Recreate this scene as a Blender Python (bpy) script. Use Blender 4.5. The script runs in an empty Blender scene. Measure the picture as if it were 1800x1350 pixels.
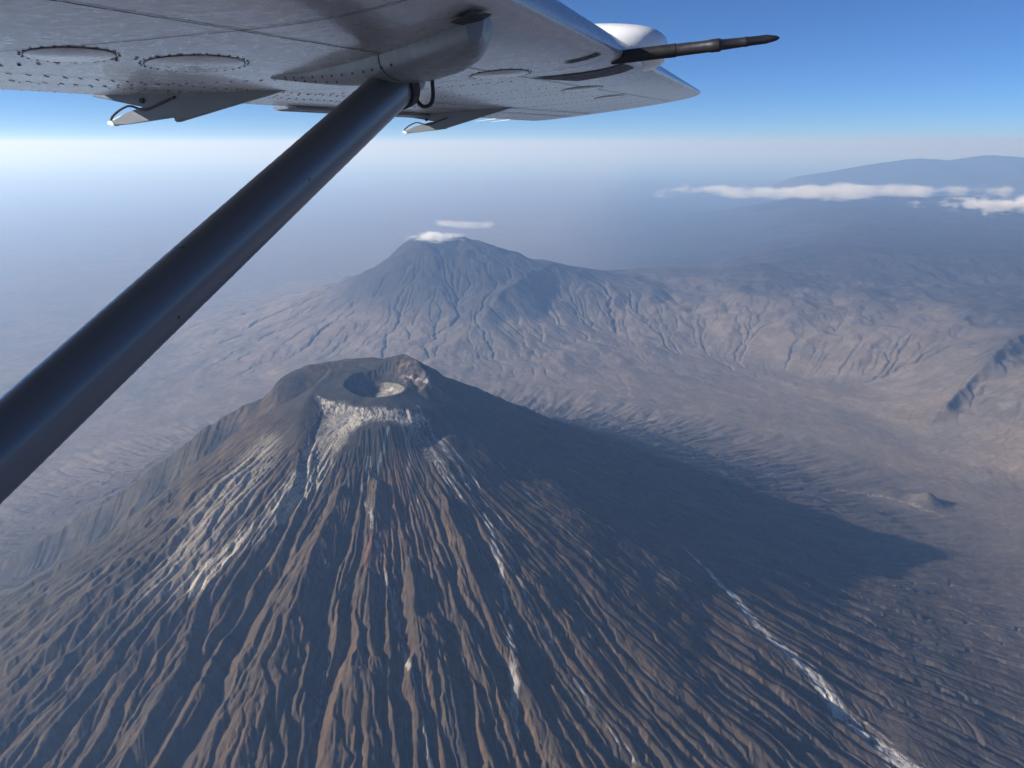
import bpy, bmesh, math, random
import numpy as np
from mathutils import Vector, Matrix

# ------------------------------------------------------------------ camera, light, exposure
scene = bpy.context.scene
COL = scene.collection
R = math.radians
CAM_Z = 4200.0                      # metres above sea level
cd = bpy.data.cameras.new("camera"); cam = bpy.data.objects.new("camera", cd); COL.objects.link(cam)
cd.lens = 28.0; cd.sensor_width = 36.0; cd.clip_start = 0.05; cd.clip_end = 900000.0
cam.location = (0, 0, CAM_Z); cam.rotation_euler = (R(90 - 16.8), 0, 0)
scene.camera = cam

SUN_EL, SUN_AZ = 22.9, 188.3        # azimuth of the direction towards the sun, counted from +X counter-clockwise
sd = bpy.data.lights.new("sun", 'SUN'); sun = bpy.data.objects.new("sun", sd); COL.objects.link(sun)
sd.energy = 5.0; sd.angle = R(0.5); sd.color = (1.0, 0.95, 0.89)
sdir = Vector((math.cos(R(SUN_EL)) * math.cos(R(SUN_AZ)), math.cos(R(SUN_EL)) * math.sin(R(SUN_AZ)), math.sin(R(SUN_EL))))
sun.rotation_euler = sdir.to_track_quat('Z', 'Y').to_euler()
sun.location = (0, 0, CAM_Z + 50)

world = bpy.data.worlds.new("World"); scene.world = world; world.use_nodes = True
wn = world.node_tree.nodes; wl = world.node_tree.links; wn.clear()
wo = wn.new('ShaderNodeOutputWorld'); wb = wn.new('ShaderNodeBackground'); ws = wn.new('ShaderNodeTexSky')
ws.sky_type = 'NISHITA'; ws.sun_disc = False; ws.sun_elevation = R(SUN_EL)
ws.sun_rotation = R(90 - SUN_AZ); ws.altitude = 6000; ws.air_density = 1.0; ws.dust_density = 0.0; ws.ozone_density = 8.0
wb.inputs['Strength'].default_value = 0.058
wl.new(ws.outputs[0], wb.inputs[0]); wl.new(wb.outputs[0], wo.inputs[0])

vs = scene.view_settings
vs.view_transform = 'Standard'; vs.look = 'None'; vs.exposure = 0.97; vs.gamma = 1.0; vs.use_curve_mapping = False
cy = scene.cycles
cy.use_denoising = True; cy.max_bounces = 8; cy.diffuse_bounces = 3; cy.glossy_bounces = 3; cy.volume_bounces = 6
cy.transparent_max_bounces = 16; cy.sample_clamp_indirect = 4.0
cy.volume_step_rate = 0.12; cy.volume_max_steps = 64

# ------------------------------------------------------------------ tagging helpers
def tag(o, label=None, cat=None, group=None, kind=None):
    if label: o['label'] = label
    if cat: o['category'] = cat
    if group: o['group'] = group
    if kind: o['kind'] = kind
    return o

def new_mat(name):
    m = bpy.data.materials.new(name); m.use_nodes = True
    nt = m.node_tree
    return m, nt, nt.nodes['Principled BSDF']
# ------------------------------------------------------------------ noise
def _hash(ix, iy, seed):
    h = (ix.astype(np.int64) * 374761393 + iy.astype(np.int64) * 668265263 + seed * 1442695041) & 0xffffffff
    h = ((h ^ (h >> 13)) * 1274126177) & 0xffffffff
    return (h ^ (h >> 16)) & 0xffffffff

def perlin(x, y, seed=0, perx=0):
    """gradient noise, about -0.7..0.7; perx > 0 makes it periodic in x"""
    x = np.asarray(x, np.float32); y = np.asarray(y, np.float32)
    x0 = np.floor(x); y0 = np.floor(y)
    fx = x - x0; fy = y - y0
    ix = x0.astype(np.int32); iy = y0.astype(np.int32)
    u = fx * fx * fx * (fx * (fx * 6 - 15) + 10); v = fy * fy * fy * (fy * (fy * 6 - 15) + 10)
    def g(i, j, dx, dy):
        if perx: i = np.mod(i, perx)
        a = _hash(i, j, seed).astype(np.float32) * np.float32(2 * math.pi / 4294967296.0)
        return np.cos(a) * dx + np.sin(a) * dy
    n00 = g(ix, iy, fx, fy); n10 = g(ix + 1, iy, fx - 1, fy)
    n01 = g(ix, iy + 1, fx, fy - 1); n11 = g(ix + 1, iy + 1, fx - 1, fy - 1)
    return ((n00 * (1 - u) + n10 * u) * (1 - v) + (n01 * (1 - u) + n11 * u) * v).astype(np.float32)

def fbm(x, y, octs=4, seed=0, gain=0.5, perx=0, ridge=False):
    s = 0; a = 1.0; t = 0
    for k in range(octs):
        n = perlin(x * 2 ** k, y * 2 ** k, seed + k * 17, perx * 2 ** k)
        if ridge: n = 0.5 - np.abs(n) * 1.6
        s = s + a * n; t += a; a *= gain
    return s / t * (1.0 if ridge else 1.4)

def sm(a, b, x):
    t = np.clip((x - a) / (b - a), 0, 1)
    return t * t * (3 - 2 * t)

def seg_dist(px, py, pts):
    """distance to a polyline, and the position along it 0..1"""
    best = np.full(px.shape, 1e9, np.float32); along = np.zeros(px.shape, np.float32)
    n = len(pts) - 1
    for k in range(n):
        (ax, ay), (bx, by) = pts[k], pts[k + 1]
        dx, dy = bx - ax, by - ay
        t = np.clip(((px - ax) * dx + (py - ay) * dy) / (dx * dx + dy * dy), 0, 1)
        d = np.hypot(px - ax - t * dx, py - ay - t * dy)
        m = d < best
        best = np.where(m, d, best); along = np.where(m, (k + t) / n, along)
    return best, along

def inside(px, py, poly):
    c = np.zeros(px.shape, bool); n = len(poly)
    for k in range(n):
        (x0, y0), (x1, y1) = poly[k], poly[(k + 1) % n]
        if y0 == y1: continue
        m = ((y0 > py) != (y1 > py)) & (px < (x1 - x0) * (py - y0) / (y1 - y0) + x0)
        c ^= m
    return c

# ------------------------------------------------------------------ river erosion (implicit stream power)
def receivers(h, offs, rng, jitter, per):
    H, W = h.shape
    idx = np.arange(H * W, dtype=np.int32).reshape(H, W)
    best = np.zeros((H, W), np.float32); rec = idx.copy()
    rd = np.ones((H, W), np.float32)
    for di, dj, dist in offs:
        if per: hn = np.roll(h, (-di, -dj), (0, 1)); nn = np.roll(idx, (-di, -dj), (0, 1))
        else:
            hn = np.roll(h, (-di, -dj), (0, 1)); nn = np.roll(idx, (-di, -dj), (0, 1))
            if dj == 1: hn[:, -1] = 1e9
            if dj == -1: hn[:, 0] = 1e9
        if di == 1: hn[-1, :] = 1e9
        if di == -1: hn[0, :] = 1e9
        s = (h - hn) / dist
        s *= (1 + jitter * (rng.random((H, W), dtype=np.float32) - 0.5))
        m = s > best
        best[m] = s[m]; rec[m] = nn[m]; rd[m] = np.broadcast_to(dist, (H, W))[m]
    return rec.ravel(), rd.ravel()

def erode(h, offs, cell_area, K, iters, diff, seed, mexp=0.45, jitter=0.5, per=False, fixed=None, smax=1.1):
    rng = np.random.default_rng(seed)
    H, W = h.shape
    ca = np.broadcast_to(cell_area, (H, W)).astype(np.float64).ravel()
    Kf = np.broadcast_to(K, (H, W)).ravel()
    A = None
    for it in range(iters):
        rec, rd = receivers(h, offs, rng, jitter, per)
        own = np.arange(H * W, dtype=np.int32)
        lev = (rec != own).astype(np.int32); ptr = rec.copy()
        for k in range(13):
            add = lev[ptr]
            if not add.any(): break
            lev += add; ptr = ptr[ptr]
        order = np.argsort(lev.astype(np.uint16), kind='stable')
        cnt = np.bincount(lev); st = np.concatenate([[0], np.cumsum(cnt)])
        A = ca.copy()
        for L in range(len(cnt) - 1, 0, -1):
            ii = order[st[L]:st[L + 1]]
            np.add.at(A, rec[ii], A[ii])
        F = (Kf * A ** mexp / rd).astype(np.float32)
        hh = h.ravel().astype(np.float32)
        for L in range(1, len(cnt)):
            ii = order[st[L]:st[L + 1]]
            hr = hh[rec[ii]]; f = F[ii]
            v = (hh[ii] + f * hr) / (1 + f)
            hh[ii] = np.minimum(v, hr + smax * rd[ii])
        hn = hh.reshape(H, W)
        if diff > 0:
            p = np.pad(hn, 1, mode='edge')
            if per: p[:, 0] = p[:, -2]; p[:, -1] = p[:, 1]
            hn = hn + diff * (p[:-2, 1:-1] + p[2:, 1:-1] + p[1:-1, :-2] + p[1:-1, 2:] - 4 * hn)
        h = h + (hn - h) * fixed if fixed is not None else hn
        h = h.astype(np.float32)
    return h, A.reshape(H, W)

def bilin(g, u, v, wrap_u=False):
    """sample g[row v, col u]"""
    H, W = g.shape
    v = np.clip(v, 0, H - 1.001)
    if wrap_u: u = np.mod(u, W)
    else: u = np.clip(u, 0, W - 1.001)
    i = v.astype(np.int32); j = u.astype(np.int32)
    fv = (v - i).astype(np.float32); fu = (u - j).astype(np.float32)
    j1 = np.mod(j + 1, W) if wrap_u else j + 1
    return (g[i, j] * (1 - fu) + g[i, j1] * fu) * (1 - fv) + (g[i + 1, j] * (1 - fu) + g[i + 1, j1] * fu) * fv

# ------------------------------------------------------------------ shape of the land (world metres)
VX, VY = -695.0, 4420.0             # middle of the crater of the near volcano
KX, KY = -1250.0, 13560.0           # summit of the far volcano
FOOT = [(6.6, 4.0), (5.0, 6.3), (4.3, 7.6), (4.5, 9.6), (3.2, 10.8), (1.0, 11.8), (-0.5, 11.4), (-1.2, 14.0), (1.0, 16.2), (4.0, 22.0), (6.0, 30.0), (7.5, 60.0)]
FOOT = [(a * 1000.0, b * 1000.0) for a, b in FOOT]
POLY = FOOT + [(90000.0, 60000.0), (90000.0, 4000.0)]

def base_land(x, y):
    wx = x + 500 * fbm(x / 3000, y / 3000, 3, 5); wy = y + 500 * fbm(x / 3000, y / 3000, 3, 9)
    z = 1170 + 22 * fbm(x / 2500, y / 2500, 4, 3) + 0 * x
    z = z + 0.012 * np.clip(x, -20000, 6000) - 60 * sm(-1000, -9000, x)
    d, _ = seg_dist(wx, wy, FOOT); d = np.where(inside(wx, wy, POLY), d, -d)
    hi = np.clip(y, 0, 30000)
    rise = 620 * sm(-250 - 2500 * sm(14500, 17500, y), 2100 + 3500 * sm(14500, 17500, y), d) + 430 * sm(1600, 5500, d)
    rough = .8 * sm(-100, 1200, d) * (1 - .72 * sm(12500, 15500, y))
    rise = rise + rough * (230 * fbm(x / 1700, y / 1700, 5, 21) + 95 * fbm(x / 500, y / 500, 4, 31) + 90 * fbm(wx / 1100, wy / 1100, 4, 33, ridge=True) * sm(4500, 1500, d))
    rise = rise * (1 - .92 * sm(30500, 38000, y))
    z = z + rise
    RG = [(7400, 10300), (6200, 9400), (5573, 8836), (5172, 8560), (4700, 8150), (4380, 7950)]
    dr, tr = seg_dist(x + 90 * fbm(x / 300, y / 300, 3, 41), y + 90 * fbm(x / 300, y / 300, 3, 42), RG)
    below = inside(x, y, [(7400, 10300)] + RG[1:] + [(4380, 3000), (12000, 3000), (12000, 10300)])
    z = z + 170 * sm(1.0, .8, tr) * np.where(below, np.exp(-dr / 110), np.exp(-dr / 800))
    RG2 = [(5650, 7900), (5200, 7500), (4850, 6950), (4700, 6500)]
    dr, tr = seg_dist(x + 90 * fbm(x / 300, y / 300, 3, 43), y + 90 * fbm(x / 300, y / 300, 3, 44), RG2)
    below = inside(x, y, [(5650, 7900)] + RG2[1:] + [(9000, 6500), (9000, 7900)])
    z = z + 90 * sm(1.0, .7, tr) * np.where(below, np.exp(-dr / 90), np.exp(-dr / 500))
    # far volcano
    r = np.hypot(x - KX, (y - KY)) * (1 + 0.10 * fbm(x / 2500, y / 2500, 2, 77))
    a = np.arctan2(y - KY, x - KX)
    cone = 1480 * np.interp(r, [0, 250, 520, 760, 1100, 1600, 2300, 3200, 4300, 6000, 8200], [.975, .985, .985, .925, .76, .56, .38, .22, .11, .03, 0])
    cone = cone * (1 + 0.16 * fbm(x / 1300, y / 1300, 4, 55)) + sm(0, 300, cone) * 45 * fbm(x / 450, y / 450, 4, 56)
    z = np.maximum(z, 0) + cone * (1 - 0.72 * sm(0, 900, rise - 100) * sm(300, 3500, r)) - (rise * 0.95) * sm(1500, 100, r)
    # far highland range with two tops
    rg = np.interp(x + 500 * fbm(x / 4000, y / 4000, 2, 90), [12000, 14500, 16200, 17800, 20200, 22300, 23900, 25600, 27800, 32000, 40000, 60000], [0, 0, 260, 520, 930, 1150, 1010, 1330, 1200, 1000, 700, 300])
    z = z + (rg + 950 * sm(0, 250, rg)) * np.exp(-((y - 45000) / 5000) ** 2) * (1 + 0.05 * fbm(x / 2500, y / 2500, 5, 88))
    return z

def cone_profile(r):
    rr = np.array([0, 200, 600, 1000, 1500, 2000, 2500, 3000, 3500, 4000, 4600, 5400, 6400])
    zz = np.array([2900, 2830, 2545, 2300, 2035, 1810, 1625, 1480, 1370, 1290, 1225, 1185, 1170.0]) - 1170
    # smooth interpolation (cubic through the table)
    t = np.linspace(0, 6400, 257); v = np.interp(t, rr, zz)
    k = np.ones(9) / 9; vp = np.concatenate([v[0] + (v[0] - v[1:5][::-1]), v, np.full(4, v[-1])]); v = np.convolve(vp, k, 'valid')
    return np.interp(r, t, v)

def bump_ang(th, c, w):
    d = np.abs(np.mod(th - c + math.pi, 2 * math.pi) - math.pi)
    return np.exp(-(d / w) ** 2)

MX, MY = VX - 300.0, VY + 250.0     # middle of the old, broader cone
CREST_W = [(-550, 330, 2885), (-740, 380, 2785), (-950, 430, 2650), (-1280, 500, 2442), (-1600, 510, 2220), (-1985, 510, 1943), (-2400, 505, 1690), (-2848, 500, 1440), (-3600, 480, 1230)]
CREST_S = [(-560, 320, 2893), (-420, 330, 2905), (-250, 300, 2912), (-110, 290, 2935), (30, 290, 2972), (110, 235, 2950), (170, 165, 2905), (200, 90, 2858), (180, 30, 2832)]

def PHI(x, y):
    return (np.arctan2(y - VY, x - VX) / (2 * math.pi) + 1.0) % 1.0

CREST_M = [(-520, -60, 2755), (-612, -100, 2676), (-862, -110, 2463), (-1227, -90, 2180), (-1712, -110, 1865), (-2181, -100, 1575), (-2700, -100, 1360)]

def crest(x, y, pts, sf, sb):
    p2 = [(VX + a, VY + b) for a, b, c in pts]
    d, t = seg_dist(x, y, p2)
    z = np.interp(t * (len(pts) - 1), np.arange(len(pts)), [c for a, b, c in pts])
    return z, d

def volcano(x, y, plain):
    wx = x + 60 * fbm(x / 420, y / 420, 3, 201); wy = y + 60 * fbm(x / 420, y / 420, 3, 202)
    dx, dy = x - MX, y - MY
    th = np.arctan2(dy, dx); r = np.hypot(dx, dy)
    left = bump_ang(th, math.pi * 1.0, 0.62) * sm(300, 900, r)
    right = bump_ang(th, -0.05, 0.8)
    rr = r * (1 + 0.42 * left - 0.02 * right) * (1 + 0.05 * fbm(x / 1500, y / 1500, 3, 210))
    t = [0, 250, 400, 600, 900, 1300, 1700, 2300, 3000, 3600, 4200, 5000, 6000]
    v = [2895, 2890, 2855, 2755, 2590, 2370, 2160, 1860, 1560, 1390, 1275, 1200, 1170]
    tt = np.linspace(0, 6000, 241); vv = np.interp(tt, t, v); vv[3:-3] = np.convolve(vv, np.ones(7) / 7, 'valid')
    z = np.interp(rr, tt, vv) - 1170 + plain
    z = z + (26 * fbm(x / 520, y / 520, 4, 220) + 10 * fbm(x / 120, y / 120, 3, 221)) * sm(200, 900, r) * sm(4800, 3000, r)
    # western valley below the old ridge
    d, t_ = seg_dist(wx, wy, [(VX - 420, VY + 170), (VX - 760, VY + 150), (VX - 1350, VY + 190), (VX - 1900, VY + 120), (VX - 2600, VY + 40)])
    z = z - 190 * np.exp(-(d / 190) ** 2) * sm(0, .12, t_) * sm(1.0, .6, t_)
    z = z + 46 * fbm(x / 330, y / 330, 3, 231) * np.exp(-(d / 420) ** 2)
    zc, dc = crest(wx * .35 + x * .65, wy * .35 + y * .65, CREST_W, 0, 0)
    zc = zc + 16 * fbm(x / 90, y / 90, 3, 230)
    z = np.maximum(z, zc - dc * np.where(y > VY + 480, .55, 1.15) + .45 * np.clip(dc - 130, 0, None) * (y < VY + 480))
    zm, dm = crest(wx * .6 + x * .4, wy * .6 + y * .4, CREST_M, 0, 0)
    z = np.maximum(z, zm + 12 * fbm(x / 80, y / 80, 3, 233) - dm * np.where(y > VY - 100, .95, .60) - .4 * np.clip(dm - 200, 0, None))
    # summit wall
    wx2 = x + 10 * fbm(x / 70, y / 70, 3, 240); wy2 = y + 10 * fbm(x / 70, y / 70, 3, 241)
    zs, ds = crest(wx2, wy2, CREST_S, 0, 0)
    z = np.maximum(z, zs - ds * np.where(x > VX + 60, .62, .46) - .55 * np.clip(ds - 170, 0, None) + 3 * fbm(x / 25, y / 25, 2, 242))
    # active cone and its pits
    cx, cy_ = x - VX, y - VY
    rc = np.hypot(cx / 1.18, cy_ * 1.0) * (1 + 0.05 * fbm(x / 110, y / 110, 3, 250))
    rp = np.hypot(cx + 72, (cy_ + 10)) * (1 + 0.06 * fbm(x / 110, y / 110, 3, 250))
    apron = 2838 - 0.40 * np.clip(rp - 152, 0, None)
    z = np.where(rp < 146, np.maximum(z, 2838), np.maximum(z, np.where(rp < 420, apron, -1e4)))
    # scarp under the apron (pale collar)
    dcol = np.interp(cx, [-420, -330, -150, 32, 200, 300], [-120, -190, -228, -232, -204, -120]) + 9 * fbm(x / 30, y / 30, 2, 249) - cy_
    z = z - 38 * sm(0, 45, dcol) * sm(900, 250, dcol) * sm(-480, -300, cx) * sm(360, 200, cx)
    bowl = 2836 + 0.86 * np.clip(rp - 158, 0, None) + 4 * fbm(x / 40, y / 40, 3, 251) + 7 * fbm(x / 18, y / 60, 2, 253) * sm(160, 200, rp)
    z = np.minimum(z, np.where(rp < 330, bowl, 1e5))
    z = np.minimum(z, np.where(rp < 160, 2804 + 0.52 * np.clip(rp - 78, 0, None) + 4 * fbm(x / 30, y / 30, 3, 252) - 6 * sm(30, -30, cx + 60), 1e5))
    # buttresses and their ribs on the front
    for (x0, y0, x1, y1, hgt, wd) in ((-170, -690, -420, -2400, 44, 150), (10, -600, 60, -2500, 40, 140), (330, -640, 900, -2000, 26, 90), (200, -1050, 520, -2500, 30, 120)):
        d, t_ = seg_dist(wx * .8 + x * .2, wy * .8 + y * .2, [(VX + x0, VY + y0), (VX + x1, VY + y1)])
        z = z + hgt * np.exp(-(d / (wd * (.16 + 1.1 * t_))) ** 1.25) * sm(-.0, .05, t_) * (1 - .9 * t_) * (1 + .8 * fbm(x / 130, y / 130, 3, 255))
    q = PHI(x, y)
    z = z + sm(700, 1900, r) * sm(4600, 3000, r) * (1 - .88 * bump_ang(np.arctan2(y - VY, x - VX), -.32, .65) * sm(3200, 2200, r)) * (34 * fbm(q * 26, r / 2600, 2, 260, perx=26) + 20 * fbm(q * 70, r / 1500, 2, 261, perx=70, ridge=True))
    # small cone on the plain with its spur
    px, py = x - 3500, y - 6180
    z = z + 95 * np.exp(-(np.hypot(px, py * .9) / 115) ** 1.7) + 42 * np.exp(-(np.hypot(px + 260, (py - 110)) / 170) ** 2) + 26 * np.exp(-(np.hypot((px + 620) / 1.8, (py - 190)) / 170) ** 2)
    return z

# ------------------------------------------------------------------ build the two eroded height fields
Q = 1.0                              # grid density
# (a) the wide country, square grid
GX0, GX1, GY0, GY1 = -9000.0, 15000.0, 2500.0, 21500.0
CELL = 17.0 / Q
gx = np.arange(GX0, GX1, CELL, dtype=np.float32); gy = np.arange(GY0, GY1, CELL, dtype=np.float32)
X, Y = np.meshgrid(gx, gy)
land = base_land(X, Y).astype(np.float32)
offs = [(a, b, CELL * (math.sqrt(2) if a and b else 1.0)) for a in (-1, 0, 1) for b in (-1, 0, 1) if a or b]
full = volcano(X, Y, land).astype(np.float32)
Kn = 0.046 * (1 + 0.5 * fbm(X / 2500, Y / 2500, 2, 301)).astype(np.float32)
Kn = Kn * (.4 + .6 * sm(1190, 1330, full)).astype(np.float32)
full, AREA = erode(full, offs, CELL * CELL, Kn, 13, 0.03, 11, mexp=0.42)

# (b) the near volcano, polar grid round its summit
PX, PY = VX - 80.0, VY + 60.0
NT, R0, R1 = int(2304 * Q), 12.0, 5600.0
DR = 6.5 / Q
pr = np.arange(R0, R1, DR, dtype=np.float32); pt = np.arange(NT, dtype=np.float32) * (2 * math.pi / NT)
PT, PR = np.meshgrid(pt, pr)
XP = PX + PR * np.cos(PT); YP = PY + PR * np.sin(PT)
hp = volcano(XP, YP, base_land(XP, YP)).astype(np.float32)
_a = PT / (2 * math.pi)
hp += ((PR / 1500) * (7 * perlin(_a * 160, PR / 900, 400, 160) + 4 * perlin(_a * 420, PR / 420, 401, 420) + sm(2600, 1300, PR) * (1 - .85 * bump_ang(PT, -.35, .6)) * (18 * perlin(XP / 150, YP / 150, 405) + 12 * perlin(XP / 62, YP / 62, 406) + 5 * perlin(XP / 27, YP / 27, 407))) + 2.2 * perlin(_a * 900, PR / 200, 402, 900) + 1.2 * perlin(XP / 14, YP / 14, 403)).astype(np.float32) * sm(300, 900, PR)
dth = (pr * (2 * math.pi / NT)).astype(np.float32)[:, None]
dg = np.sqrt(dth ** 2 + DR ** 2)
poffs = [(a, b, (dg if a and b else (np.full_like(dth, DR) if a else dth))) for a in (-1, 0, 1) for b in (-1, 0, 1) if a or b]
RC = np.hypot((XP - VX) / 1.18, YP - VY)
keep = sm(190, 330, RC) * (1 - 0.75 * sm(5, -60, -(YP - VY) + 60) * sm(900, 500, PR))
keep = np.clip(keep, 0, 1).astype(np.float32)
Kp = (0.055 * sm(150, 900, PR) * (1 + 0.9 * fbm(XP / 450, YP / 450, 4, 411)) * (1 - .82 * bump_ang(PT, -.36, .62) * sm(2900, 1900, PR)) * (1 - .72 * sm(2900, 4200, PR))).astype(np.float32)
hp, PA = erode(hp, poffs, dth * DR, Kp, 17, 0.002, 12, mexp=0.41, jitter=0.6, per=True, fixed=keep, smax=1.25)

def land_at(x, y):
    """final ground height, and drainage measure"""
    z = base_land(x, y)
    inb = (x > GX0) & (x < GX1 - CELL) & (y > GY0) & (y < GY1 - CELL)
    xw = x + 45 * fbm(x / 500, y / 500, 3, 711); yw = y + 45 * fbm(x / 500, y / 500, 3, 712)
    u = (xw - GX0) / CELL; v = (yw - GY0) / CELL
    zc = bilin(full, u, v); ac = bilin(np.log10(AREA).astype(np.float32), u, v)
    e = np.minimum(np.minimum(sm(GX0, GX0 + 1500, x), sm(GX1, GX1 - 1500, x)), np.minimum(sm(GY0, GY0 + 600, y), sm(GY1, GY1 - 2500, y)))
    z = np.where(inb, z + (zc - z) * e, z); a = np.where(inb, ac * e, 0)
    wv = sm(500, 1300, np.hypot(x - PX, y - PY))
    xw = x + wv * (40 * fbm(x / 800, y / 800, 2, 705) + 15 * fbm(x / 330, y / 330, 3, 701) + 5 * fbm(x / 60, y / 60, 2, 703)); yw = y + wv * (40 * fbm(x / 800, y / 800, 2, 706) + 15 * fbm(x / 330, y / 330, 3, 702) + 5 * fbm(x / 60, y / 60, 2, 704))
    r = np.hypot(xw - PX, yw - PY); th = np.arctan2(yw - PY, xw - PX)
    zp = bilin(hp, np.mod(th, 2 * math.pi) / (2 * math.pi) * NT, (r - R0) / DR, True)
    ap = bilin(np.log10(PA).astype(np.float32), np.mod(th, 2 * math.pi) / (2 * math.pi) * NT, (r - R0) / DR, True)
    w = sm(5400, 4300, r)
    z = z + (zp - z) * w; a = a + (ap - a) * w
    return z.astype(np.float32), a.astype(np.float32), w.astype(np.float32)

# ------------------------------------------------------------------ mesh of the ground
az = np.concatenate([np.linspace(-180, -60, 31)[:-1], np.linspace(-60, -46, 29)[:-1], np.linspace(-46, 46, int(1700 * Q)), np.linspace(46, 60, 29)[1:], np.linspace(60, 180, 31)[1:]])
az = np.radians(az)
def steps(a, b, d): return list(np.arange(a, b, d / Q))
rad = [30, 400, 900, 1300, 1500] + steps(1600, 2100, 12) + steps(2100, 5400, 6) + steps(5400, 8500, 10) + steps(8500, 14500, 16) + steps(14500, 21500, 35) + steps(21500, 34000, 110) + steps(34000, 62000, 220) + [64000, 68000, 75000, 85000, 100000, 130000, 180000, 260000, 400000]
rad = np.array(rad, np.float64)
AZ, RD = np.meshgrid(az, rad)
MXX = (RD * np.sin(AZ)).astype(np.float32); MYY = (RD * np.cos(AZ)).astype(np.float32)
MZ, MA, MW = land_at(MXX, MYY)
far = sm(62000, 90000, RD)
MZ = MZ * (1 - far) + 1000 * far
det = 1.0 * (3.0 * fbm(MXX / 60, MYY / 60, 3, 501) * sm(14000, 6000, RD) * (1 - .6 * MW) + 5 * fbm(MXX / 160, MYY / 160, 2, 502) * sm(6000, 9000, RD) * sm(16000, 12000, RD) * sm(60000, 25000, RD))
_q = PHI(MXX, MYY); _r = np.hypot(MXX - VX, MYY - VY)
det = det + MW * sm(350, 1000, _r) * sm(5200, 3600, _r) * (8.0 * fbm(_q * 300 + .4 * fbm(MXX / 200, MYY / 200, 2, 512), _r / 260, 4, 510, ridge=True) * (.5 + _r / 3000) * (1 - .85 * bump_ang(np.arctan2(MYY - VY, MXX - VX), -.38, .55) * sm(2900, 1900, _r)) + 1.6 * fbm(MXX / 16, MYY / 16, 2, 511))
LAHAR = [(1640, -330), (1760, -480), (1861, -631), (1979, -877), (2178, -1087), (2301, -1293), (2461, -1486), (2650, -1700), (2900, -1950)]
_dl, _tl = seg_dist(MXX - VX + 18 * fbm(MXX / 90, MYY / 90, 3, 640), MYY - VY + 18 * fbm(MXX / 90, MYY / 90, 3, 641), LAHAR)
det = det - 5 * sm(0, .2, _tl) * np.exp(-(_dl / (14 + 44 * _tl)) ** 4)
MZ = (MZ + det).astype(np.float32)
nr, nc = MZ.shape
print("ground", nr, nc, nr * nc)
# ------------------------------------------------------------------ colour of rock, ash and scrub
def mixc(c, col, m):
    m = np.clip(m, 0, 1)[..., None]
    return c * (1 - m) + np.array(col, np.float32) * m

gzr, gzc = np.gradient(MZ)
sl_r = gzr / np.gradient(RD, axis=0); sl_t = gzc / (RD * np.gradient(AZ, axis=1))
SL = np.hypot(sl_r, sl_t).astype(np.float32)
n1 = fbm(MXX / 900, MYY / 900, 4, 601); n2 = fbm(MXX / 180, MYY / 180, 4, 602); n3 = fbm(MXX / 2600, MYY / 2600, 3, 603)
rx, ry = MXX - VX, MYY - VY
rc = np.hypot(rx, ry); tc = np.arctan2(ry, rx)
ns = fbm(tc * 60, rc / 700, 4, 604)          # streaks down the slope
ns2 = fbm(tc * 200, rc / 500, 3, 605)
C0 = np.zeros(MZ.shape + (3,), np.float32) + np.array((0.205, 0.170, 0.142), np.float32)
C0 = mixc(C0, (0.155, 0.145, 0.125), sm(-.2, .4, n1) * .7)
C0 = mixc(C0, (0.27, 0.232, 0.215), sm(0, .6, n2 + .5 * n3) * .7)
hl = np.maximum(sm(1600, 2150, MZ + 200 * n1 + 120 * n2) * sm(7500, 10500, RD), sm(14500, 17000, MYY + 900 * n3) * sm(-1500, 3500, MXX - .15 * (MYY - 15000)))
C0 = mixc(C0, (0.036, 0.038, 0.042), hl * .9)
C0 = mixc(C0, (0.055, 0.052, 0.040), sm(.35, .75, SL) * .5 * (1 - MW))
# volcano
V = np.zeros_like(C0) + np.array((0.122, 0.084, 0.054), np.float32)
V = mixc(V, (0.070, 0.060, 0.050), sm(-.3, .4, ns + .4 * n2))
V = mixc(V, (0.132, 0.088, 0.058), sm(.15, .6, ns2 + .6 * n1) * .7)
lft = bump_ang(tc, math.pi * 1.02, .75) * sm(700, 1500, rc)
V = mixc(V, (0.078, 0.075, 0.056), lft * .7)
top = sm(900, 350, rc + 200 * n1)
V = mixc(V, (0.058, 0.055, 0.054), top)
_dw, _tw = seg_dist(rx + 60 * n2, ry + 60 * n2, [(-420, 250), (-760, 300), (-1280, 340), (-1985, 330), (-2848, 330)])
V = mixc(V, (0.030, 0.031, 0.034), sm(230, 90, _dw) * sm(-.15, .15, fbm(rx / 240, ry / 700, 3, 670)) * .85)  # shade of the western cliffs painted into the colour as patches of darker rock
# dark smooth ash on the crater cone, pale collar, pale slopes, red scree
def poly_soft(pts, soft):
    px_ = rx + 35 * n2; py_ = ry + 50 * n2 + 40 * ns
    p = [(float(a), float(b)) for a, b in pts]
    d = seg_dist(px_, py_, p + [p[0]])[0]
    return sm(-soft, soft, np.where(inside(px_, py_, p), d, -d))
def line_soft(pts, w0, w1, wob=0.0):
    px_ = rx + wob * fbm(rx / 60, ry / 60, 3, 640); py_ = ry + wob * fbm(rx / 60, ry / 60, 3, 641)
    d, t = seg_dist(px_, py_, [(float(a), float(b)) for a, b in pts])
    return sm(1.0, .45, d / (w0 + (w1 - w0) * t)), t, d
streak = fbm(tc * 150, rc / 260, 4, 650); fine = fbm(tc * 330, rc / 120, 3, 651); lump = fbm(rx / 26, ry / 26, 3, 652)
V = mixc(V, (0.088, 0.076, 0.070), sm(1900, 3000, rc) * .8 + 0 * rc)
V = V * .76
V = mixc(V, (0.046, 0.046, 0.048), sm(300, 250, rc))
rpit = np.hypot(rx + 72, ry + 10)
V = mixc(V, (0.24, 0.22, 0.19), sm(146, 138, rpit) * sm(-110, -60, rx + 25 * lump))
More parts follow.
